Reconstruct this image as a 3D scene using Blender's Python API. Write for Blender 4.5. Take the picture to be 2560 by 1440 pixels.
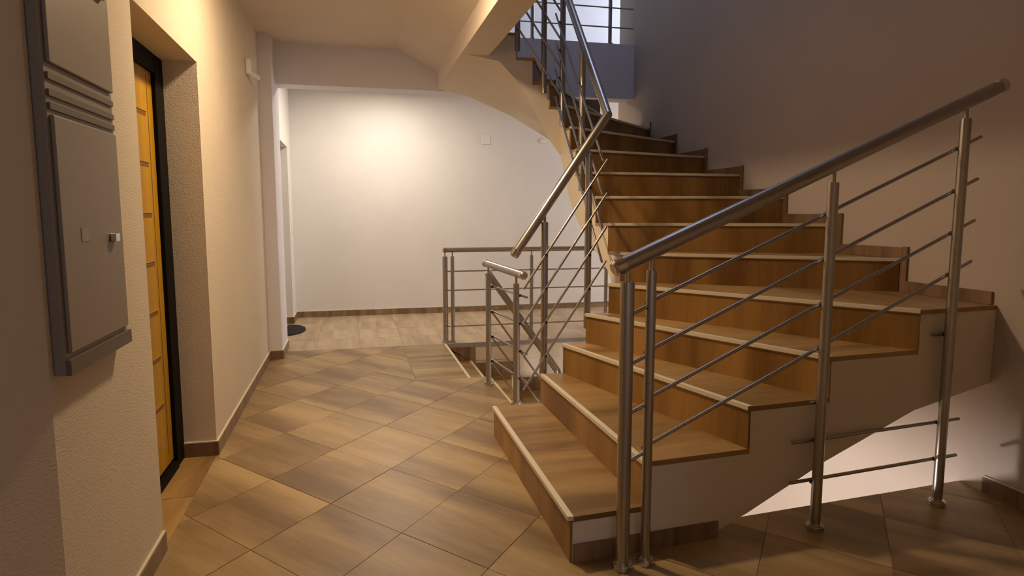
import bpy, math, random
from mathutils import Vector, Matrix
random.seed(7)
S = bpy.context.scene
C = S.collection
for o in list(bpy.data.objects): bpy.data.objects.remove(o)

# ------------------------------------------------------------------ camera
F = 1635.0
CAM = Vector((0, 0, 1.3))
pitch = math.atan(187 / F)
yaw = math.atan(402 / (F * math.cos(pitch) + 187 * math.sin(pitch)))
fwd = Vector((math.sin(yaw) * math.cos(pitch), math.cos(yaw) * math.cos(pitch), -math.sin(pitch)))
rgt = Vector((math.cos(yaw), -math.sin(yaw), 0))
upv = rgt.cross(fwd)
cam = bpy.data.cameras.new('camera'); co = bpy.data.objects.new('camera', cam); C.objects.link(co)
cam.sensor_width = 36; cam.lens = 36 * F / 2560; cam.clip_start = 0.05
M = Matrix((rgt, upv, -fwd)).transposed().to_4x4(); M.translation = CAM
co.matrix_world = M
S.camera = co

# ------------------------------------------------------------------ world, lights, exposure
w = bpy.data.worlds.new('world'); S.world = w; w.use_nodes = True
w.node_tree.nodes['Background'].inputs[0].default_value = (0.50, 0.60, 0.85, 1)
w.node_tree.nodes['Background'].inputs[1].default_value = 0.35
S.view_settings.view_transform = 'Standard'; S.view_settings.look = 'None'
S.view_settings.exposure = -0.20; S.view_settings.gamma = 1; S.view_settings.use_curve_mapping = False

def point(name, loc, energy, col, r=0.06):
    l = bpy.data.lights.new(name, 'POINT'); l.energy = energy; l.color = col; l.shadow_soft_size = r
    o = bpy.data.objects.new(name, l); C.objects.link(o); o.location = loc
def disc(name, loc, d, energy, col):
    l = bpy.data.lights.new(name, 'AREA'); l.shape = 'DISK'; l.size = d; l.energy = energy; l.color = col
    o = bpy.data.objects.new(name, l); C.objects.link(o); o.location = loc
def area(name, loc, target, sx, sy, energy, col):
    l = bpy.data.lights.new(name, 'AREA'); l.shape = 'RECTANGLE'; l.size = sx; l.size_y = sy; l.energy = energy; l.color = col
    o = bpy.data.objects.new(name, l); C.objects.link(o); o.location = loc
    o.rotation_euler = (Vector(target) - Vector(loc)).to_track_quat('-Z', 'Y').to_euler()
disc('hall_lamp', (0.08, 3.52, 2.78), 0.22, 52, (1.0, 0.72, 0.435))
disc('corridor_lamp', (0.43, 7.48, 2.78), 0.30, 43, (1.0, 0.87, 0.72))
point('lower_hall_lamp', (0.35, 3.0, -0.30), 230, (1.0, 0.92, 0.90), 0.12)
area('upper_window_daylight', (5.9, 7.5, 4.7), (1.0, 7.6, 4.2), 1.4, 1.4, 150, (0.62, 0.72, 1.0))
area('upper_cool_fill', (1.9, 4.3, 5.75), (1.9, 4.3, 3.0), 0.9, 0.9, 18, (0.50, 0.62, 1.0))  # unseen cool area light under the closed upper ceiling, tints the rails
area('corridor_fill', (5.9, 7.6, 1.7), (1.0, 8.0, 1.3), 1.2, 1.2, 60, (0.92, 0.90, 0.98))  # added fill for the far wall's right side; no window on this storey
area('entrance_daylight', (0.0, -2.9, 1.7), (0.0, 4.0, 1.7), 0.8, 1.4, 12, (0.66, 0.74, 1.0))

# ------------------------------------------------------------------ materials
def newmat(name):
    m = bpy.data.materials.new(name); m.use_nodes = True
    nt = m.node_tree; b = nt.nodes['Principled BSDF']
    return m, nt, b
def N(nt, t, **k):
    n = nt.nodes.new(t)
    for a, v in k.items(): setattr(n, a, v)
    return n
def plaster(name, col, rough=0.9, bump=0.15, scale=120, stretch=(1, 1, 1), dist=0.002):
    m, nt, b = newmat(name)
    g = N(nt, 'ShaderNodeNewGeometry'); mp = N(nt, 'ShaderNodeMapping'); mp.inputs['Scale'].default_value = stretch
    nt.links.new(g.outputs['Position'], mp.inputs['Vector'])
    n = N(nt, 'ShaderNodeTexNoise'); n.inputs['Scale'].default_value = scale; n.inputs['Detail'].default_value = 4
    nt.links.new(mp.outputs[0], n.inputs['Vector'])
    bp = N(nt, 'ShaderNodeBump'); bp.inputs['Strength'].default_value = bump; bp.inputs['Distance'].default_value = dist
    nt.links.new(n.outputs['Fac'], bp.inputs['Height']); nt.links.new(bp.outputs[0], b.inputs['Normal'])
    n2 = N(nt, 'ShaderNodeTexNoise'); n2.inputs['Scale'].default_value = 1.7; n2.inputs['Detail'].default_value = 3
    nt.links.new(g.outputs['Position'], n2.inputs['Vector'])
    r = N(nt, 'ShaderNodeValToRGB')
    r.color_ramp.elements[0].position = 0.3; r.color_ramp.elements[1].position = 0.7
    r.color_ramp.elements[0].color = (*[c * 0.94 for c in col], 1); r.color_ramp.elements[1].color = (*col, 1)
    nt.links.new(n2.outputs['Fac'], r.inputs[0]); nt.links.new(r.outputs[0], b.inputs['Base Color'])
    b.inputs['Roughness'].default_value = rough
    return m
def wood(name, dark, light, rotz=0.0, scale=(14, 1.2, 14), rough=0.45, tone=0.25, fine=5.0, spread=1.0, strips=None):
    """printed wood-look ceramic: streaks stretched along the local y of the rotated position"""
    m, nt, b = newmat(name)
    g = N(nt, 'ShaderNodeNewGeometry'); oi = N(nt, 'ShaderNodeObjectInfo')
    rot = N(nt, 'ShaderNodeMapping'); rot.inputs['Rotation'].default_value = (0, 0, rotz)
    nt.links.new(g.outputs['Position'], rot.inputs['Vector'])
    add = N(nt, 'ShaderNodeVectorMath', operation='MULTIPLY_ADD')
    cmb = N(nt, 'ShaderNodeCombineXYZ')
    for i in range(3): nt.links.new(oi.outputs['Random'], cmb.inputs[i])
    nt.links.new(cmb.outputs[0], add.inputs[0]); add.inputs[1].default_value = (37 * spread, 11 * spread, 23 * spread)
    nt.links.new(rot.outputs[0], add.inputs[2])
    sc = N(nt, 'ShaderNodeMapping'); sc.inputs['Scale'].default_value = scale
    nt.links.new(add.outputs[0], sc.inputs['Vector'])
    a = N(nt, 'ShaderNodeTexNoise'); a.inputs['Scale'].default_value = 0.55; a.inputs['Detail'].default_value = 2; a.inputs['Distortion'].default_value = 0.3
    f = N(nt, 'ShaderNodeTexNoise'); f.inputs['Scale'].default_value = fine; f.inputs['Detail'].default_value = 5; f.inputs['Roughness'].default_value = 0.65
    nt.links.new(sc.outputs[0], a.inputs['Vector']); nt.links.new(sc.outputs[0], f.inputs['Vector'])
    mx = N(nt, 'ShaderNodeMath', operation='MULTIPLY_ADD'); mx.inputs[1].default_value = 0.45
    nt.links.new(f.outputs['Fac'], mx.inputs[0])
    m2 = N(nt, 'ShaderNodeMath', operation='MULTIPLY_ADD'); m2.inputs[1].default_value = 1.5; m2.inputs[2].default_value = -0.47
    nt.links.new(a.outputs['Fac'], m2.inputs[0]); nt.links.new(m2.outputs[0], mx.inputs[2])
    m3 = N(nt, 'ShaderNodeMath', operation='MULTIPLY_ADD'); m3.inputs[1].default_value = tone
    nt.links.new(oi.outputs['Random'], m3.inputs[0]); nt.links.new(mx.outputs[0], m3.inputs[2])
    last = m3.outputs[0]
    if strips:   # printed parquet strips inside each tile, running along y
        bk = N(nt, 'ShaderNodeTexBrick'); bk.offset = 0.37; bk.offset_frequency = 1
        bk.inputs['Color1'].default_value = (0, 0, 0, 1); bk.inputs['Color2'].default_value = (1, 1, 1, 1); bk.inputs['Mortar'].default_value = (0.3, 0.3, 0.3, 1)
        bk.inputs['Scale'].default_value = 1; bk.inputs['Mortar Size'].default_value = 0.001
        bk.inputs['Brick Width'].default_value = strips[1]; bk.inputs['Row Height'].default_value = strips[0]
        r9 = N(nt, 'ShaderNodeMapping'); r9.inputs['Rotation'].default_value = (0, 0, math.pi / 2)
        nt.links.new(g.outputs['Position'], r9.inputs['Vector']); nt.links.new(r9.outputs[0], bk.inputs['Vector'])
        m4 = N(nt, 'ShaderNodeMath', operation='MULTIPLY_ADD'); m4.inputs[1].default_value = 0.12
        nt.links.new(bk.outputs['Color'], m4.inputs[0]); nt.links.new(last, m4.inputs[2])
        m5 = N(nt, 'ShaderNodeMath', operation='SUBTRACT'); m5.inputs[1].default_value = 0.06
        nt.links.new(m4.outputs[0], m5.inputs[0]); last = m5.outputs[0]
    r = N(nt, 'ShaderNodeValToRGB')
    r.color_ramp.elements[0].position = 0.28; r.color_ramp.elements[1].position = 0.85
    r.color_ramp.elements[0].color = (*dark, 1); r.color_ramp.elements[1].color = (*light, 1)
    nt.links.new(last, r.inputs[0]); nt.links.new(r.outputs[0], b.inputs['Base Color'])
    b.inputs['Roughness'].default_value = rough
    bp = N(nt, 'ShaderNodeBump'); bp.inputs['Strength'].default_value = 0.08; bp.inputs['Distance'].default_value = 0.002
    nt.links.new(f.outputs['Fac'], bp.inputs['Height']); nt.links.new(bp.outputs[0], b.inputs['Normal'])
    return m
def plain(name, col, rough=0.5, metal=0.0, coat=0.0):
    m, nt, b = newmat(name)
    g = N(nt, 'ShaderNodeNewGeometry'); n = N(nt, 'ShaderNodeTexNoise'); n.inputs['Scale'].default_value = 40
    nt.links.new(g.outputs['Position'], n.inputs['Vector'])
    mr = N(nt, 'ShaderNodeMapRange'); mr.inputs['To Min'].default_value = max(rough - 0.015, 0.02); mr.inputs['To Max'].default_value = rough + 0.015
    nt.links.new(n.outputs['Fac'], mr.inputs['Value']); nt.links.new(mr.outputs[0], b.inputs['Roughness'])
    b.inputs['Base Color'].default_value = (*col, 1); b.inputs['Metallic'].default_value = metal
    b.inputs['Coat Weight'].default_value = coat
    return m

STUCCO = plaster('stucco', (0.74, 0.65, 0.525), bump=0.6, scale=150, stretch=(1, .3, 1.3), dist=0.003)
PAINT = plaster('smooth_paint', (0.76, 0.74, 0.71), bump=0.06, scale=200)
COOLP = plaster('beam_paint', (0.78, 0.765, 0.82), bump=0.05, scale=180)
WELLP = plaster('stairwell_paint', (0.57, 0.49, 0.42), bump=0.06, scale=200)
CEILM = plaster('ceiling_paint', (0.76, 0.68, 0.59), bump=0.05, scale=150)
STAIRP = plaster('stair_plaster', (0.76, 0.68, 0.56), bump=0.05, scale=160)
GRAIN = math.atan2(0.29, 0.35)       # grain follows the diagonal tile edge
FLOORW = wood('floor_tile_wood', (0.185, 0.115, 0.045), (0.46, 0.325, 0.145), rotz=-GRAIN, scale=(7, 0.9, 7), spread=0.03, tone=0.07, rough=0.42)
FLOORX = wood('floor_tile_wood_across', (0.17, 0.105, 0.04), (0.48, 0.34, 0.15), rotz=math.pi / 2, scale=(12, 0.8, 12), spread=0.3, tone=0.10, rough=0.42)
PARQ = wood('parquet_tile', (0.33, 0.235, 0.14), (0.52, 0.40, 0.26), scale=(16, 1.6, 16), tone=0.08, spread=0.05, rough=0.4, strips=(0.085, 0.53))
TREADX = wood('tread_wood_x', (0.17, 0.095, 0.03), (0.46, 0.29, 0.11), rotz=math.pi / 2, scale=(9, 1.0, 9), rough=0.4)
TREADY = wood('tread_wood_y', (0.17, 0.095, 0.03), (0.44, 0.27, 0.10), rotz=0, scale=(9, 1.0, 9), rough=0.4)
RISER = wood('riser_wood', (0.17, 0.08, 0.016), (0.40, 0.22, 0.06), scale=(7, 7, 0.5), rough=0.4, tone=0.12, fine=6)
SKIRT = wood('skirting_wood', (0.14, 0.08, 0.04), (0.30, 0.19, 0.11), scale=(22, 22, 1.0), rough=0.4, tone=0.15)
GROUT = plaster('grout', (0.34, 0.24, 0.13), bump=0.1)
EDGE = plain('tile_edge_trim', (0.72, 0.66, 0.52), 0.5)
STEEL = plain('brushed_steel', (0.43, 0.405, 0.375), 0.33, 1.0)
CHROME = plain('polished_steel', (0.62, 0.60, 0.58), 0.12, 1.0)
DARKM = plain('dark_socket', (0.05, 0.045, 0.04), 0.4, 0.8)
BLACK = plain('black_frame', (0.006, 0.005, 0.005), 0.7)
BLACK.node_tree.nodes['Principled BSDF'].inputs['Specular IOR Level'].default_value = 0.12
DOORY = wood('door_veneer', (0.42, 0.225, 0.010), (0.58, 0.325, 0.018), scale=(18, 18, 0.8), rough=0.35, tone=0.0)
GROOVE = plain('door_groove', (0.20, 0.095, 0.015), 0.5)
CABM = plain('cabinet_paint', (0.27, 0.225, 0.18), 0.5)
CABD = plain('cabinet_dark_trim', (0.15, 0.12, 0.09), 0.6)  # darker tone for the ledges and bottom lip
WHITE = plain('white_plastic', (0.78, 0.76, 0.72), 0.4)
MATB = plaster('rubber_mat', (0.006, 0.006, 0.007), bump=0.8, scale=300)
GLASS = plain('pane', (0.6, 0.7, 0.8), 0.1)

# ------------------------------------------------------------------ mesh helpers
def mesh(V, Fc, name):
    me = bpy.data.meshes.new(name); me.from_pydata([tuple(v) for v in V], [], Fc); me.validate(); me.update(); return me
class MB:
    def __init__(s): s.V = []; s.F = []; s.sm = []
    def add(s, V, Fc, smooth=False):
        n = len(s.V); s.V += [tuple(v) for v in V]; s.F += [tuple(i + n for i in f) for f in Fc]; s.sm += [smooth] * len(Fc); return s
    def box(s, a, b):
        x0, y0, z0 = a; x1, y1, z1 = b
        return s.prism([(x0, y0), (x1, y0), (x1, y1), (x0, y1)], z0, z1)
    def prism(s, poly, z0, z1):
        """z0/z1: number or one height per corner"""
        if sum(poly[i][0] * poly[(i + 1) % len(poly)][1] - poly[(i + 1) % len(poly)][0] * poly[i][1] for i in range(len(poly))) < 0:
            poly = poly[::-1]
            if not isinstance(z0, (int, float)): z0 = z0[::-1]
            if not isinstance(z1, (int, float)): z1 = z1[::-1]
        n = len(poly)
        Z0 = [z0] * n if isinstance(z0, (int, float)) else z0
        Z1 = [z1] * n if isinstance(z1, (int, float)) else z1
        V = [(p[0], p[1], z) for p, z in zip(poly, Z0)] + [(p[0], p[1], z) for p, z in zip(poly, Z1)]
        Fc = [tuple(range(n - 1, -1, -1)), tuple(range(n, 2 * n))] + [(i, (i + 1) % n, n + (i + 1) % n, n + i) for i in range(n)]
        return s.add(V, Fc)
    def extr(s, prof, axis, a0, a1):
        """profile extruded along axis 'x' (prof = y,z) or 'y' (prof = x,z)"""
        n = len(prof)
        ar = sum(prof[i][0] * prof[(i + 1) % n][1] - prof[(i + 1) % n][0] * prof[i][1] for i in range(n))
        if (ar < 0) == (axis == 'x'): prof = prof[::-1]
        if axis == 'x': V = [(a0, p, q) for p, q in prof] + [(a1, p, q) for p, q in prof]
        else: V = [(p, a0, q) for p, q in prof] + [(p, a1, q) for p, q in prof]
        return s.add(V, [tuple(range(n - 1, -1, -1)), tuple(range(n, 2 * n))] + [(i, (i + 1) % n, n + (i + 1) % n, n + i) for i in range(n)])
    def tube(s, p, q, r, r2=None, seg=16):
        p = Vector(p); q = Vector(q); d = (q - p).normalized(); r2 = r if r2 is None else r2
        u = d.cross(Vector((0, 0, 1))); u = u.normalized() if u.length > 1e-4 else Vector((1, 0, 0)); v = d.cross(u)
        V = []
        for c, rr in ((p, r), (q, r2)):
            V += [c + (u * math.cos(2 * math.pi * i / seg) + v * math.sin(2 * math.pi * i / seg)) * rr for i in range(seg)]
        s.add(V, [(i, (i + 1) % seg, seg + (i + 1) % seg, seg + i) for i in range(seg)], True)
        s.add(V, [tuple(range(seg - 1, -1, -1)), tuple(range(seg, 2 * seg))])
        return s
    def ball(s, c, r, seg=14, rings=8):
        c = Vector(c); V = [c + Vector((0, 0, r))]
        for j in range(1, rings):
            t = math.pi * j / rings
            V += [c + Vector((math.sin(t) * math.cos(2 * math.pi * i / seg), math.sin(t) * math.sin(2 * math.pi * i / seg), math.cos(t))) * r for i in range(seg)]
        V.append(c - Vector((0, 0, r))); Fc = []
        for i in range(seg):
            Fc.append((0, 1 + i, 1 + (i + 1) % seg)); L = 1 + (rings - 2) * seg
            Fc.append((L + i, len(V) - 1, L + (i + 1) % seg))
            for j in range(rings - 2):
                a = 1 + j * seg
                Fc.append((a + i, a + seg + i, a + seg + (i + 1) % seg, a + (i + 1) % seg))
        return s.add(V, Fc, True)
    def build(s, name, mat, parent=None, label=None, bevel=0):
        me = bpy.data.meshes.new(name); me.from_pydata(s.V, [], s.F)
        me.polygons.foreach_set('use_smooth', s.sm); me.materials.append(mat); me.update()
        o = bpy.data.objects.new(name, me); C.objects.link(o)
        if parent is not None:
            o.parent = parent; o.location = -(worldloc(parent))
        if label: o['label'] = label
        if bevel:
            b = o.modifiers.new('bevel', 'BEVEL'); b.width = bevel; b.segments = 2; b.limit_method = 'ANGLE'
        return o
def worldloc(o):
    v = Vector(o.location)
    while o.parent: o = o.parent; v += Vector(o.location)
    return v
def empty(name, loc, label=None, cat=None, group=None, kind=None):
    o = bpy.data.objects.new(name, None); C.objects.link(o); o.location = loc; o.empty_display_size = 0.1
    return tag(o, label, cat, group, kind)
def tag(o, label=None, cat=None, group=None, kind=None):
    for k, v in (('label', label), ('category', cat), ('group', group), ('kind', kind)):
        if v: o[k] = v
    return o
def copy_tree(o, parent=None):
    c = o.copy(); C.objects.link(c); c.parent = parent
    for ch in list(o.children): copy_tree(ch, c)
    return c

# ------------------------------------------------------------------ dimensions
RISE = 3.0 / 17
XW = 2.85                     # right wall
def E(x): return 2.20 + 0.07 * (x - 0.76)     # open outer edge of the first leg
IN = {1: (.79, 3.64), 2: (1.08, 3.64), 3: (1.21, 3.64), 4: (1.35, 3.64), 5: (1.49, 3.64), 6: (1.60, 3.74), 7: (1.60, 3.95), 8: (1.60, 4.18),
      9: (1.60, 4.42), 10: (1.60, 4.60), 11: (1.60, 4.74), 12: (1.60, 4.87), 13: (1.50, 4.95), 14: (1.37, 4.95), 15: (1.24, 4.95), 16: (1.11, 4.95), 17: (.87, 4.95)}
OUT = {1: (.77, E(.77)), 2: (1.08, E(1.08)), 3: (1.54, E(1.54)), 4: (1.93, E(1.93)), 5: (2.40, E(2.40)), 6: (XW, 2.90), 7: (XW, 3.39), 8: (XW, 3.91),
       9: (XW, 4.44), 10: (XW, 4.96), 11: (XW, 5.49), 12: (XW, 6.03), 13: (2.48, 6.4), 14: (1.95, 6.4), 15: (1.56, 6.4), 16: (1.12, 6.4), 17: (.87, 6.4)}
for k_ in range(6, 13): OUT[k_] = (XW - .007, OUT[k_][1])
TI = {1: .30, 2: .33, 3: .36, 4: .38, 5: .38, 6: .34, 7: .30, 8: .36, 9: .42, 10: .48, 11: .52, 12: .50, 13: .42, 14: .36, 15: .34, 16: .33, 17: .33}
TO = {k: .45 for k in range(1, 18)}; TO[14] = .44; TO[15] = .40; TO[16] = .37; TO[17] = .53; TI[17] = .53; TI[16] = .39; TO[16] = .40

# ------------------------------------------------------------------ the setting
def struct(mb, name, mat, parent=None, bevel=0):
    o = mb.build(name, mat, parent, bevel=bevel)
    if parent is None: o['kind'] = 'structure'
    return o
# left wall with the two door recesses and the pillar
Z0, Z1 = -3.18, 6.0
m = MB()
m.prism([(-1.4, 2.66), (-.74, 2.66), (-.74, 1.82), (-1.12, .82), (-1.4, .82)], Z0, Z1); m.box((-1.40, -3, Z0), (-1.12, .82, Z1)); m.box((-1.10, 2.66, 2.06), (-.74, 3.70, Z1)); m.box((-1.10, 2.66, Z0), (-.74, 3.70, -.01))  # near end splayed away from the lamp, a shape added to darken it
m.box((-1.10, 3.70, Z0), (-.74, 6.10, Z1)); m.box((-1.10, 2.66, -.01), (-1.0, 3.70, 2.06))
wl = struct(m, 'wall_left', STUCCO)
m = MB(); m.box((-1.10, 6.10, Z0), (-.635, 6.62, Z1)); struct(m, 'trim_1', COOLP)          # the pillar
m = MB()
m.box((-1.10, 6.62, Z0), (-.70, 6.94, Z1)); m.box((-1.10, 6.94, 2.06), (-.70, 8.07, Z1)); m.box((-1.10, 6.94, Z0), (-.70, 8.07, -.01))
m.box((-1.10, 8.07, Z0), (-.70, 8.5, Z1)); m.box((-1.10, 6.94, -.01), (-.95, 8.07, 2.06))
struct(m, 'wall_corridor_left', PAINT)
m = MB(); m.box((-1.10, 8.5, Z0), (6.2, 8.7, Z1)); struct(m, 'wall_far', PAINT)
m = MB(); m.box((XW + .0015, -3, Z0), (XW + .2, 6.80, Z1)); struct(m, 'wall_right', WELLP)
m = MB(); m.box((.80, -3, -.18), (XW, .5, 2.82)); struct(m, 'light_blocker_near_right', STUCCO)  # unseen partition, added to keep the entrance daylight off the stair side
m = MB(); m.box((XW + .2, 6.6, Z0), (6.2, 6.80, Z1)); struct(m, 'wall_corridor_near', PAINT)
m = MB(); m.box((6.0, 6.8, Z0), (6.2, 8.5, 3.9)); m.box((6.0, 6.8, 5.4), (6.2, 8.5, Z1)); m.box((6.0, 6.8, 3.9), (6.2, 6.9, 5.4)); m.box((6.0, 8.2, 3.9), (6.2, 8.5, 5.4))
struct(m, 'wall_corridor_end', PAINT)
m = MB(); m.box((-1.40, -3.2, Z0), (XW + .2, -3, Z1)); struct(m, 'wall_back', PAINT)  # unseen back wall, added to close the hall and shape its light

# floor slab (well and stair opening left out)
m = MB()
m.box((-1.4, -3, -.18), (-1.0, 2.7, -.002)); m.box((-1.0, -3, -.18), (.87, 8.5, -.002)); m.box((.87, -3, -.18), (1.03, 4.95, -.002))
m.box((.87, 6.4, -.18), (6.0, 8.5, -.002))
m.prism([(1.03, -3), (XW, -3), (XW, E(XW) + .12), (1.03, E(1.03) + .12)], -.18, -.002)
floor = struct(m, 'floor', GROUT)

def clip(poly, conv):
    """Sutherland-Hodgman, conv counter-clockwise"""
    out = poly
    for i in range(len(conv)):
        a = conv[i]; b = conv[(i + 1) % len(conv)]; inp = out; out = []
        if not inp: return []
        side = lambda p: (b[0] - a[0]) * (p[1] - a[1]) - (b[1] - a[1]) * (p[0] - a[0])
        for j in range(len(inp)):
            p = inp[j]; q = inp[(j + 1) % len(inp)]; sp = side(p); sq = side(q)
            if sp >= 0: out.append(p)
            if (sp > 0 and sq < 0) or (sp < 0 and sq > 0):
                t = sp / (sp - sq); out.append((p[0] + (q[0] - p[0]) * t, p[1] + (q[1] - p[1]) * t))
    return out
def parea(p): return abs(sum(p[i][0] * p[(i + 1) % len(p)][1] - p[(i + 1) % len(p)][0] * p[i][1] for i in range(len(p)))) / 2
def tiles(org, u, v, regions, mat, name='floor_tile', gap=.0032, irange=range(-14, 15)):
    lu = math.hypot(*u); lv = math.hypot(*v)
    for i in irange:
        for j in irange:
            fu = gap / 2 / lu; fv = gap / 2 / lv
            P = [(org[0] + u[0] * (i + a) + v[0] * (j + b), org[1] + u[1] * (i + a) + v[1] * (j + b)) for a, b in ((fu, fv), (1 - fu, fv), (1 - fu, 1 - fv), (fu, 1 - fv))]
            if (u[0] * v[1] - u[1] * v[0]) < 0: P = P[::-1]
            m = MB(); tot = 0; lift = random.uniform(-.0006, .0006)
            for R in regions:
                c = clip(P, R)
                if len(c) > 2 and parea(c) > 1e-3: m.prism(c, -.0015, lift); tot += parea(c)
            if tot > 2e-3: m.build(name, mat, floor)
g = .002
tiles((.455, 5.03), (.29, .35), (.29, -.35), [
    [(-.74, 1.82), (-.74, .4), (.455, .4), (.455, 6.39), (-.74, 6.39)], [(-1.12, .4), (-.74, .4), (-.74, 1.81), (-1.12, .83)], [(.455, .4), (1.03, .4), (1.03, 5.03), (.455, 5.03)],
    [(1.03, .4), (XW, .4), (XW, E(XW) + .12), (1.03, E(1.03) + .12)]], FLOORW)
tiles((.459, 5.034), (.408, 0), (0, .4555), [[(.459, 5.03), (.866, 5.03), (.866, 6.39), (.459, 6.39)]], FLOORX)
tiles((.47, 6.40), (.42, 0), (0, .525), [[(-.70, 6.40), (XW + 2, 6.40), (XW + 2, 8.5), (-.70, 8.5)]], PARQ)
tiles((-.92, 2.66), (.18, 0), (0, .5), [[(-.92, 2.66), (-.742, 2.66), (-.742, 3.70), (-.92, 3.70)]], TREADY)
# pale edge strips at the top of the flight going down and along the well
mm = MB(); mm.box((.866, 5.0, -.012), (.888, 6.385, .004)); mm.build('edge_strip', EDGE, floor, 'pale edge strip at the top of the flight going down')
mm = MB(); mm.box((1.03, 3.66, -.012), (1.048, 4.97, .004)); mm.build('edge_strip', EDGE, floor, 'pale edge strip along the stairwell opening')
mm = MB(); mm.box((.888, 6.385, -.035), (XW, 6.405, .006)); mm.build('edge_strip', plain('grey_edge', (.32, .30, .30), .45), floor, 'grey edge strip under the landing railing')
# landing edge beam under the corridor floor, lower storey
def landing_beam(z, name):
    m = MB(); m.box((-.635, 6.4, z - .54), (XW, 6.62, z - .18)); struct(m, name, STAIRP)
m = MB(); m.box((-.635, 6.405, -.54), (XW, 6.62, -.18)); m.box((.88, 6.397, -.18), (XW, 6.41, -.036)); struct(m, 'trim_2', STAIRP)
# lower storey floor
m = MB(); m.box((-1.0, -3, -3.18), (6.0, 8.5, -3.0)); struct(m, 'floor', FLOORW)

# ceiling over hall and corridor with haunch and edge beams
m = MB()
m.box((-1.12, -3, 2.82), (-.74, 1.82, 3.0)); m.box((-.74, -3, 2.82), (.45, 6.4, 3.0))
m.extr([(.45, 2.82), (.82, 2.63), (.82, 3.0), (.45, 3.0)], 'y', -3, 6.4)
m.box((1.03, -3, 2.82), (XW, 2.0, 3.0))
m.box((-.74, 6.62, 2.82), (6.0, 8.5, 3.0))
struct(m, 'ceiling', CEILM)
m = MB(); m.extr([(.82, 2.47), (1.03, 2.47), (1.03, 3.0), (.82, 3.0)], 'y', -3, 4.95)
m.extr([(.82, 2.47), (.87, 2.47), (.87, 3.0), (.82, 3.0)], 'y', 4.95, 6.4); struct(m, 'trim_3', CEILM)
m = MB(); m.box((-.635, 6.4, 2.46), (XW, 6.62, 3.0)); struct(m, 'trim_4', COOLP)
m = MB(); m.box((-.74, -3, 5.82), (6.0, 8.5, 6.0)); struct(m, 'ceiling', CEILM)

# skirting
def skirting(name, segs, h=.075, t=.012, L=.45, z=0):
    """segs: list of ((x0,y0),(x1,y1),(nx,ny)) laid along walls; one tile per L"""
    root = empty(name, (segs[0][0][0], segs[0][0][1], z), kind='structure')
    for (a, b, n) in segs:
        d = math.hypot(b[0] - a[0], b[1] - a[1]); k = max(1, round(d / L)); ux, uy = (b[0] - a[0]) / d, (b[1] - a[1]) / d
        for i in range(k):
            s0 = d * i / k + .0012; s1 = d * (i + 1) / k - .0012
            P = [(a[0] + ux * s0, a[1] + uy * s0), (a[0] + ux * s1, a[1] + uy * s1)]
            P += [(P[1][0] + n[0] * t, P[1][1] + n[1] * t), (P[0][0] + n[0] * t, P[0][1] + n[1] * t)]
            MB().prism(P, z, z + h).build('skirting_tile', SKIRT, root)
            MB().prism(P, z + h, z + h + .004).build('grout_line', EDGE, root) if False else None
        Pg = [a, b, (b[0] + n[0] * t * .8, b[1] + n[1] * t * .8), (a[0] + n[0] * t * .8, a[1] + n[1] * t * .8)]
        MB().prism(Pg, z + h, z + h + .006).build('top_joint', EDGE, root, 'pale joint line on top of the skirting')
    return root
skirting('baseboard_left', [((-.74, 1.83), (-.74, 2.66), (1, 0)), ((-.92, 3.70), (-.728, 3.70), (0, -1)), ((-.74, 3.70), (-.74, 6.088), (1, 0)),
                            ((-.74, 6.10), (-.623, 6.10), (0, -1)), ((-.635, 6.10), (-.635, 6.62), (1, 0)), ((-.70, 6.62), (-.70, 6.94), (1, 0)),
                            ((-.95, 8.07), (-.688, 8.07), (0, -1)), ((-.70, 8.07), (-.70, 8.488), (1, 0))])
skirting('baseboard_far', [((-.70, 8.5), (4.9, 8.5), (0, -1))])
skirting('baseboard_right', [((XW, .5), (XW, E(XW) - .01), (-1, 0))])

# doors
DW = .14
def door(n, y0, y1, xb, H, full):
    r = empty('door_%d' % n, (xb, y0, 0), kind='structure')
    MB().box((xb - .03, y0 + .05, .05), (xb + .0, y1 - DW, H - .09)).build('door_leaf', DOORY if full else plain('grey_door', (.3, .27, .24), .5), r)
    f = MB(); f.box((xb - .03, y1 - DW, 0), (xb + .02, y1, H)); f.box((xb - .03, y0, 0), (xb + .02, y0 + .05, H)); f.box((xb - .03, y0 + .05, H - .09), (xb + .02, y1 - DW, H))
    f.build('door_frame', BLACK if full else WHITE, r, 'black door frame' if full else None, bevel=.004)
    MB().box((xb - .03, y0 + .05, 0), (xb + .025, y1 - DW, .035)).build('threshold', BLACK, r)
    return r
d1 = door(1, 2.66, 3.70, -.92, 2.06, True)
for z in (2.0 - .0, 1.76, 1.525, 1.29, 1.06, .825, .60, .365):
    if z > 1.9: continue
    # short inlaid groove strips running in from the lock side
    MB().box((-.922, 2.95, z - .011), (-.9195, 3.44, z + .011)).build('groove', GROOVE, d1)
    MB().box((-.923, 2.95, z + .011), (-.917, 3.45, z + .015)).build('panel_lip', DOORY, d1)
MB().box((-.9215, 3.475, .1), (-.9188, 3.482, 1.95)).build('groove', GROOVE, d1)
h = MB().tube((-.92, 2.84, 1.05), (-.865, 2.84, 1.05), .01).tube((-.868, 2.84, 1.05), (-.868, 2.96, 1.05), .009).build('door_handle', STEEL, d1)
door(2, 6.94, 8.07, -.90, 2.06, False)

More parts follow.
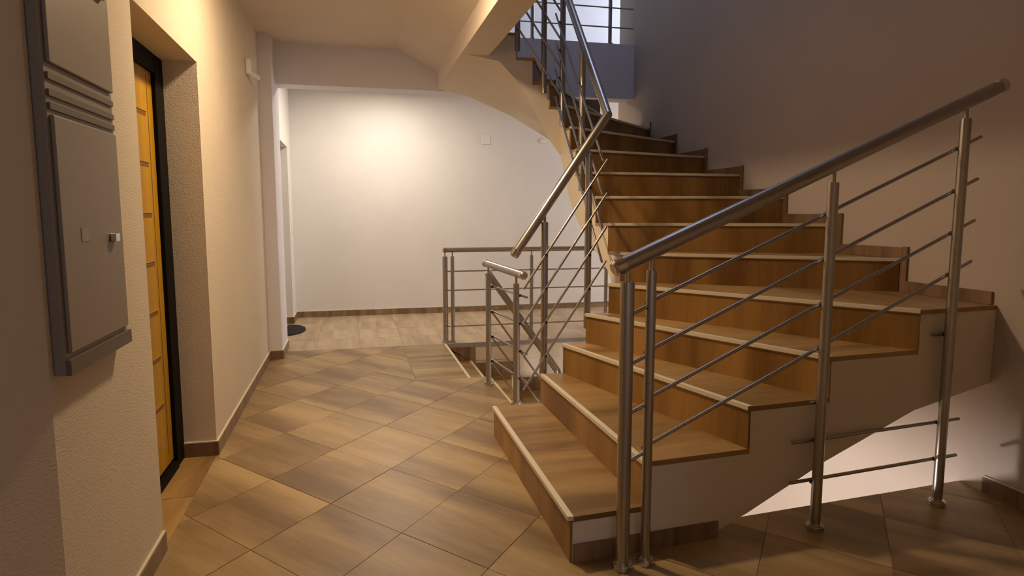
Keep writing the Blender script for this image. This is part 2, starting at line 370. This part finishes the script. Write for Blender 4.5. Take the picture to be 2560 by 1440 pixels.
# window on the upper storey that lets the daylight in
wn = empty('window_1', (6.05, 6.9, 3.9), kind='structure')
f = MB()
for y in (6.9, 7.52, 8.15): f.box((6.02, y, 3.9), (6.08, y + .05, 5.4))
f.box((6.02, 6.9, 3.9), (6.08, 8.2, 3.95)); f.box((6.02, 6.9, 5.35), (6.08, 8.2, 5.4)); f.build('window_frame', WHITE, wn)

# ------------------------------------------------------------------ staircase
def step_poly(k):
    P = [IN[k], OUT[k]]
    if k == 5: P.append((XW, E(XW)))
    if k == 12: P.append((XW, 6.4))
    P += [OUT[k + 1], IN[k + 1]]
    if k == 5: P.append((1.60, 3.64))
    if k == 12: P.append((1.60, 4.95))
    return P
def build_stairs(z0, loc, label, bottom):
    root = empty('staircase', loc, label, 'stairs')
    cl = lambda v: (min(v[0], XW - .0005), v[1])
    zs = lambda k: z0 + RISE * k
    slab = MB()
    def path(side, t):
        """point of the inner / outer edge at step number t (17 >= t >= 1) and its height offset"""
        D, T = (IN, TI) if side == 'i' else (OUT, TO)
        cor = {('i', 5): (1.60, 3.64), ('i', 12): (1.60, 4.95), ('o', 5): (XW, E(XW)), ('o', 12): (XW, 6.4)}
        k = min(int(t + 1e-9), 16); f = t - k; off = T[k] + (T[k + 1] - T[k]) * f
        if (side, k) in cor:
            c = cor[(side, k)]
            a, b, g = (D[k], c, f * 2) if f < .5 else (c, D[k + 1], f * 2 - 1)
        else: a, b, g = D[k], D[k + 1], f
        return (a[0] + (b[0] - a[0]) * g, a[1] + (b[1] - a[1]) * g), off
    SUB, RAD = 4, 6
    V = []; nT = 16 * SUB + 1
    for i in range(nT):
        t = 1 + i / SUB
        (pi, oi_), (po, oo) = path('i', t), path('o', t)
        for j in range(RAD + 1):
            g = j / RAD
            V.append((pi[0] + (po[0] - pi[0]) * g, pi[1] + (po[1] - pi[1]) * g, max(zs(t) - (oi_ + (oo - oi_) * g), bottom)))
    Fq = []
    for i in range(nT - 1):
        for j in range(RAD):
            q = i * (RAD + 1) + j; Fq.append((q, q + 1, q + RAD + 2, q + RAD + 1))
    slab.add(V, Fq, True)
    for k in range(1, 17):
        P = step_poly(k); n = len(P)
        slab.prism(P, [zs(k) - .10] * n, zs(k) - .021)          # step block
        for j in (0, RAD):                                       # side cheeks down to the soffit
            for i in range((k - 1) * SUB, k * SUB):
                a = V[i * (RAD + 1) + j]; c = V[(i + 1) * (RAD + 1) + j]
                slab.add([a, c, (c[0], c[1], zs(k) - .10), (a[0], a[1], zs(k) - .10)], [(0, 1, 2, 3)])
    a_ = V[0]; c_ = V[RAD]
    slab.add([a_, c_, (c_[0], c_[1], zs(1) - .02), (a_[0], a_[1], zs(1) - .02)], [(0, 1, 2, 3)])
    slab.build('stair_slab', STAIRP, root, 'cream plastered underside and side of the stairs')
    for k in range(1, 18):
        a = Vector((*IN[k], 0)); b = Vector((*OUT[k], 0)); d = (b - a).normalized(); nrm = Vector((d.y, -d.x, 0))
        nxt = Vector((*(IN[k + 1] if k < 17 else (.6, 4.95)), 0)) - a
        if nrm.dot(nxt) > 0: nrm = -nrm         # points down the stairs
        e = .001
        A = a + d * e; B = b - d * e
        MB().prism([cl(A + nrm * .010), cl(B + nrm * .010), cl(B), cl(A)], zs(k - 1), zs(k) - .021).build('riser', RISER, root)
        if k == 17: break
        P = [Vector((*p, 0)) for p in step_poly(k)]
        ed = nrm * .016
        P[0] = P[0] + ed; P[1] = P[1] + ed
        mat = TREADX if (k < 5 or k > 13) else TREADY
        # open sides overhang slightly: outer side of the first leg, inner side everywhere
        cen = sum(P, Vector()) / len(P)
        tr = MB().prism([cl(p) for p in P], zs(k) - .02, zs(k)).build('tread', mat, root)
        o1 = P[0] + nrm * .001; o2 = P[1] + nrm * .001
        MB().prism([cl(P[0] + nrm * .004), cl(P[1] + nrm * .004), cl(P[1] - nrm * .020), cl(P[0] - nrm * .020)], zs(k) - .014, zs(k) + .003).build('nosing', EDGE, tr, 'pale nosing strip')
    # stepped skirting on the wall side
    for k in range(5, 13):
        y0 = OUT[k][1] if k > 5 else E(XW) + .02
        y1 = OUT[k + 1][1] if k < 12 else 6.39
        zt = zs(k)
        prof = [(y0 - (.016 if k > 5 else 0), zt + .001), (y1 - .011, zt + .001)]
        if k < 12: prof += [(y1 - .011, zs(k + 1) - .021), (y1 - .017, zs(k + 1) - .021), (y1 - .017, zs(k + 1) + .065), (y1 - .05, zs(k + 1) + .065), (y1 - .05, zt + .06)]
        else: prof += [(y1, zt + .06)]
        prof += [(y0 - (.016 if k > 5 else 0), zt + .06)]
        MB().extr(prof, 'x', XW - .012, XW).build('skirting_tile', SKIRT, root)
    for k in range(13, 17):
        x0 = OUT[k][0]; x1 = OUT[k + 1][0]; zt = zs(k)
        MB().extr([(x0, zt + .001), (x1 + .011, zt + .001), (x1 + .011, zs(k + 1) - .022), (x1 - .002, zs(k + 1) - .022), (x1 - .002, zs(k + 1) + (.14 if k < 16 else -.022)), (x1 + .06 - (.06 if k == 16 else 0), zs(k + 1) + (.14 if k < 16 else -.022)), (x1 + .06 - (.06 if k == 16 else 0), zt + .145), (x0, zt + .145)], 'y', 6.386, 6.397).build('skirting_tile', SKIRT, root)
    return root
st = build_stairs(0, (.79, 3.0, 0), 'wood-tiled winding staircase climbing to the right from the hall floor', -.17)
# skirting and end face at the foot of the first leg
e0 = (.762, E(.762) - .012)
for x_a, x_b in ((.772, 1.06), (1.063, 1.40)): MB().prism([(x_a, E(x_a)), (x_b, E(x_b)), (x_b, E(x_b) - .012), (x_a, E(x_a) - .012)], .0005, .07).build('skirting_tile', SKIRT, st)
st2 = build_stairs(-3.0, (.79, 3.0, -3.0), 'staircase of the storey below, seen down through the stairwell opening', -3.0)

# ------------------------------------------------------------------ railings
def post(root, x, y, zb, zt, r=.021, rods=(), nd=(0, -1), base=True, slope=None):
    """zt = underside of handrail"""
    p = MB().tube((x, y, zb), (x, y, zt - .045), r).build('post', STEEL, root)
    s = MB().tube((x, y, zt - .05), (x, y, zt + .01), .008).tube((x, y, zt - .055), (x, y, zt - .043), r * .9)
    s.build('handrail_saddle', STEEL, p)
    if base:
        MB().tube((x, y, zb), (x, y, zb + .018), r + .014).tube((x, y, zb + .018), (x, y, zb + .024), r + .010).build('base_collar', CHROME, p)
    if rods:
        h = MB()
        for z in rods: h.tube((x, y, z), (x + nd[0] * (r + .016), y + nd[1] * (r + .016), z), .009, seg=10)
        h.build('rod_holder', DARKM, p)['kind'] = 'stuff'
    return p
def rail(root, pts, r=.0265, cap0=True, cap1=True):
    m = MB()
    for a, b in zip(pts, pts[1:]): m.tube(a, b, r, seg=24)
    for p in pts[1:-1]: m.ball(p, r, 20, 12)
    h = m.build('handrail', STEEL, root)
    for fl, p, q in ((cap0, pts[0], pts[1]), (cap1, pts[-1], pts[-2])):
        if fl:
            p = Vector(p); d = (p - Vector(q)).normalized()
            MB().tube(p - d * .03, p + d * .004, r + .002, seg=24).tube(p + d * .004, p + d * .014, r + .002, r * .75, seg=24).build('end_cap', CHROME, h, 'polished end cap')
    return h
def rod(root, a, b, r=.0075): return MB().tube(a, b, r, seg=10).build('rod', STEEL, root)

# landing railing beside the corridor (and its twin one storey up)
def landing_rail(z, label):
    R = empty('landing_railing', (.9, 6.48, z), label, 'railing')
    zt = z + .915
    rail(R, [(.885, 6.48, zt + .02), (XW - .01, 6.48, zt + .02)], .024, True, False)
    RZ = [z + q for q in (.17, .36, .535, .725)]
    post(R, .895, 6.48, z, zt, .026)
    for x in (.97, 1.79, 2.61): post(R, x, 6.48, z, zt, .019, RZ)
    for q in RZ: rod(R, (.90, 6.447, q), (XW - .005, 6.447, q), .0072)
    return R
lr = landing_rail(0, 'horizontal steel railing along the far corridor edge behind the stairwell')
lr2 = landing_rail(3.0, 'steel railing of the upper landing above the stairs, against the daylit wall')

# short guard rail beside the well
R = empty('well_guard_rail', (1.0, 4.5, 0), 'short steel guard rail with two posts between hall floor and stairwell', 'railing')
rail(R, [(.975, 4.85, .925), (1.085, 4.12, .895)], .0265)
RZ = (.18, .37, .56, .75)
post(R, .985, 4.78, 0, .895, .021, RZ, (1, 0)); post(R, 1.06, 4.22, 0, .875, .021, RZ, (1, 0))
for q in RZ: rod(R, (1.018, 4.86, q), (1.108, 4.12, q))

# inner stair railing
def inner_rail(z, label, loc):
    R = empty('stair_railing', loc, label, 'railing')
    def hA(x): return z + 1.06 + (x - .92) * (1.89 - 1.06) / (1.53 - .92)
    XA, YB, YC = 1.56, 3.68, 4.93
    p0 = (.92, 3.70, z + 1.06); p1 = (1.505, 3.75, z + 1.885); p2 = (1.565, 4.88, z + 3.05); p3 = (1.005, 4.885, z + 3.845)
    rail(R, [p0, p1, p2, p3], .0265)
    OFF = (.265, .465, .665, .87)
    lerp = lambda a, b, t: tuple(a[i] + (b[i] - a[i]) * t for i in range(3))
    tA = lambda x: (x - p0[0]) / (p1[0] - p0[0])
    for x, zb in ((1.105, .10), (1.385, .60)):
        q = lerp(p0, p1, tA(x)); post(R, q[0], q[1] - .005, z + zb, q[2] - .03, .021, [q[2] - o for o in OFF], (0, -1), False)
    for y, zb in ((4.28, 1.45), (4.80, 1.95)):
        q = lerp(p1, p2, (y - p1[1]) / (p2[1] - p1[1])); post(R, q[0] - .0, q[1], z + zb, q[2] - .03, .021, [q[2] - o for o in OFF], (-1, 0), False)
    for x, zb in ((1.44, 2.20), (1.235, 2.50)):
        q = lerp(p2, p3, (p2[0] - x) / (p2[0] - p3[0])); post(R, q[0], q[1], z + zb, q[2] - .03, .021, [q[2] - o for o in OFF], (0, -1), False)
    for o in OFF:
        a = lerp(p0, p1, tA(.965)); b = p1
        rod(R, (a[0], a[1] - .035, a[2] - o), (b[0] - .01, b[1] - .035, b[2] - o))
        rod(R, (p1[0] - .035, p1[1] - .03, p1[2] - o - .01), (p2[0] - .035, p2[1], p2[2] - o))
        c = lerp(p2, p3, .96); rod(R, (p2[0], p2[1] - .035, p2[2] - o), (c[0], c[1] - .035, c[2] - o))
    return R
inner_rail(0, 'steel railing climbing steeply along the inner edge of the stairs beside the well', (.95, 3.70, 0))
inner_rail(-3.0, 'steel railing of the flight going down, below the short guard rail', (.95, 3.70, -3.0))

# outer railing, nearest the camera
R = empty('outer_stair_railing', (.93, 2.13, 0), 'large steel railing nearest the camera rising to the right wall', 'railing')
def yO(x): return 2.115 + .10 * (x - .9)
def zO(x): return 1.115 + (x - .90) * .400
rail(R, [(.89, yO(.89), zO(.89)), (XW - .13, yO(XW - .13), zO(XW - .13))], .028)
OFF = (.19, .37, .55, .73)
for x, r in ((.935, .025), (1.03, .018), (1.83, .021), (2.52, .021)):
    lo = () if x < 1.5 else ((.19, .37, .53) if x < 2 else (.20, .37, .77))
    post(R, x, yO(x), 0, zO(x) - .025, r, [zO(x) - o for o in OFF] + list(lo), (0, 1))
for o in OFF:
    rod(R, (.93, yO(.93) + .0, zO(.93) - o), (1.03, yO(1.03) + .0, zO(1.03) - o))
    rod(R, (1.03, yO(1.03) + .034, zO(1.03) - o), (2.66, yO(2.66) + .034, zO(2.66) - o))
for q in (.20, .37): rod(R, (1.72, yO(1.72) + .034, q), (2.66, yO(2.66) + .034, q))
rod(R, (1.80, yO(1.80) + .034, .53), (1.86, yO(1.86) + .034, .53)); rod(R, (2.46, yO(2.46) + .034, .77), (2.55, yO(2.55) + .034, .77))

# ------------------------------------------------------------------ things on the walls and floor
R = empty('electrical_cabinet', (-.74, 1.95, .9), 'tall grey-beige metal cabinet on the left wall with upper and lower door', 'cabinet')
x1 = -.710
MB().box((-.739, 1.84, .89), (x1, 2.31, 2.45)).build('cabinet_body', CABM, R, bevel=.004)
MB().box((x1, 1.855, .945), (x1 + .010, 2.295, 1.54)).build('door', CABM, R, 'lower cabinet door', bevel=.003)
MB().box((x1, 1.855, 1.665), (x1 + .010, 2.295, 2.43)).build('door', CABM, R, 'upper cabinet door', bevel=.003)
for z in (1.553, 1.585, 1.625): MB().box((x1, 1.85, z), (x1 + .006, 2.30, z + .016)).build('ledge', CABD, R)
MB().box((x1, 1.84, .89), (x1 + .012, 2.31, .93)).build('bottom_lip', CABD, R)
MB().box((x1 + .010, 2.18, 1.215), (x1 + .026, 2.22, 1.24)).build('latch', CHROME, R, bevel=.003)
MB().box((x1 + .010, 1.97, 1.225), (x1 + .0115, 2.02, 1.26)).build('badge', plain('badge_grey', (.30, .28, .25), .5), R)
MB().box((x1 + .010, 2.20, 1.92), (x1 + .026, 2.24, 1.96)).build('latch', CHROME, R, bevel=.003)

R = empty('motion_sensor', (-.74, 5.5, 2.38), 'small white plastic sensor high on the left wall before the pillar', 'sensor')
MB().box((-.74, 5.36, 2.335), (-.70, 5.46, 2.45)).build('housing', WHITE, R, bevel=.012)
MB().prism([(-.72, 5.44), (-.69, 5.46), (-.66, 5.58), (-.68, 5.58)], 2.33, 2.37).build('sensor_head', WHITE, R, bevel=.01)

n = 40
P = [(-.745, 7.22)] + [(-.745 + .215 * math.sin(math.pi * i / n), 7.56 - .34 * math.cos(math.pi * i / n)) for i in range(1, n)] + [(-.745, 7.90)]
o = MB().prism(P, .001, .014).build('doormat', MATB); tag(o, 'black half-round doormat in front of the far left door', 'doormat')
R = empty('junction_cover', (1.72, 8.5, 2.25), 'faint square white cover plate on the far wall', 'cover plate')
MB().box((1.67, 8.488, 2.19), (1.78, 8.5, 2.31)).build('plate', WHITE, R, bevel=.003)
R = empty('wall_sensor', (2.5, 8.5, 2.25), 'tiny white fitting on the far wall beside the sloping stair underside', 'fitting')
MB().box((2.46, 8.485, 2.22), (2.55, 8.5, 2.28)).build('plate', WHITE, R, bevel=.003)
MB().box((-.70, 8.28, 1.05), (-.69, 8.36, 1.13)).build('light_switch', WHITE, None, bevel=.002)
tag(bpy.data.objects['light_switch'], 'small white light switch beside the far left door', 'switch')
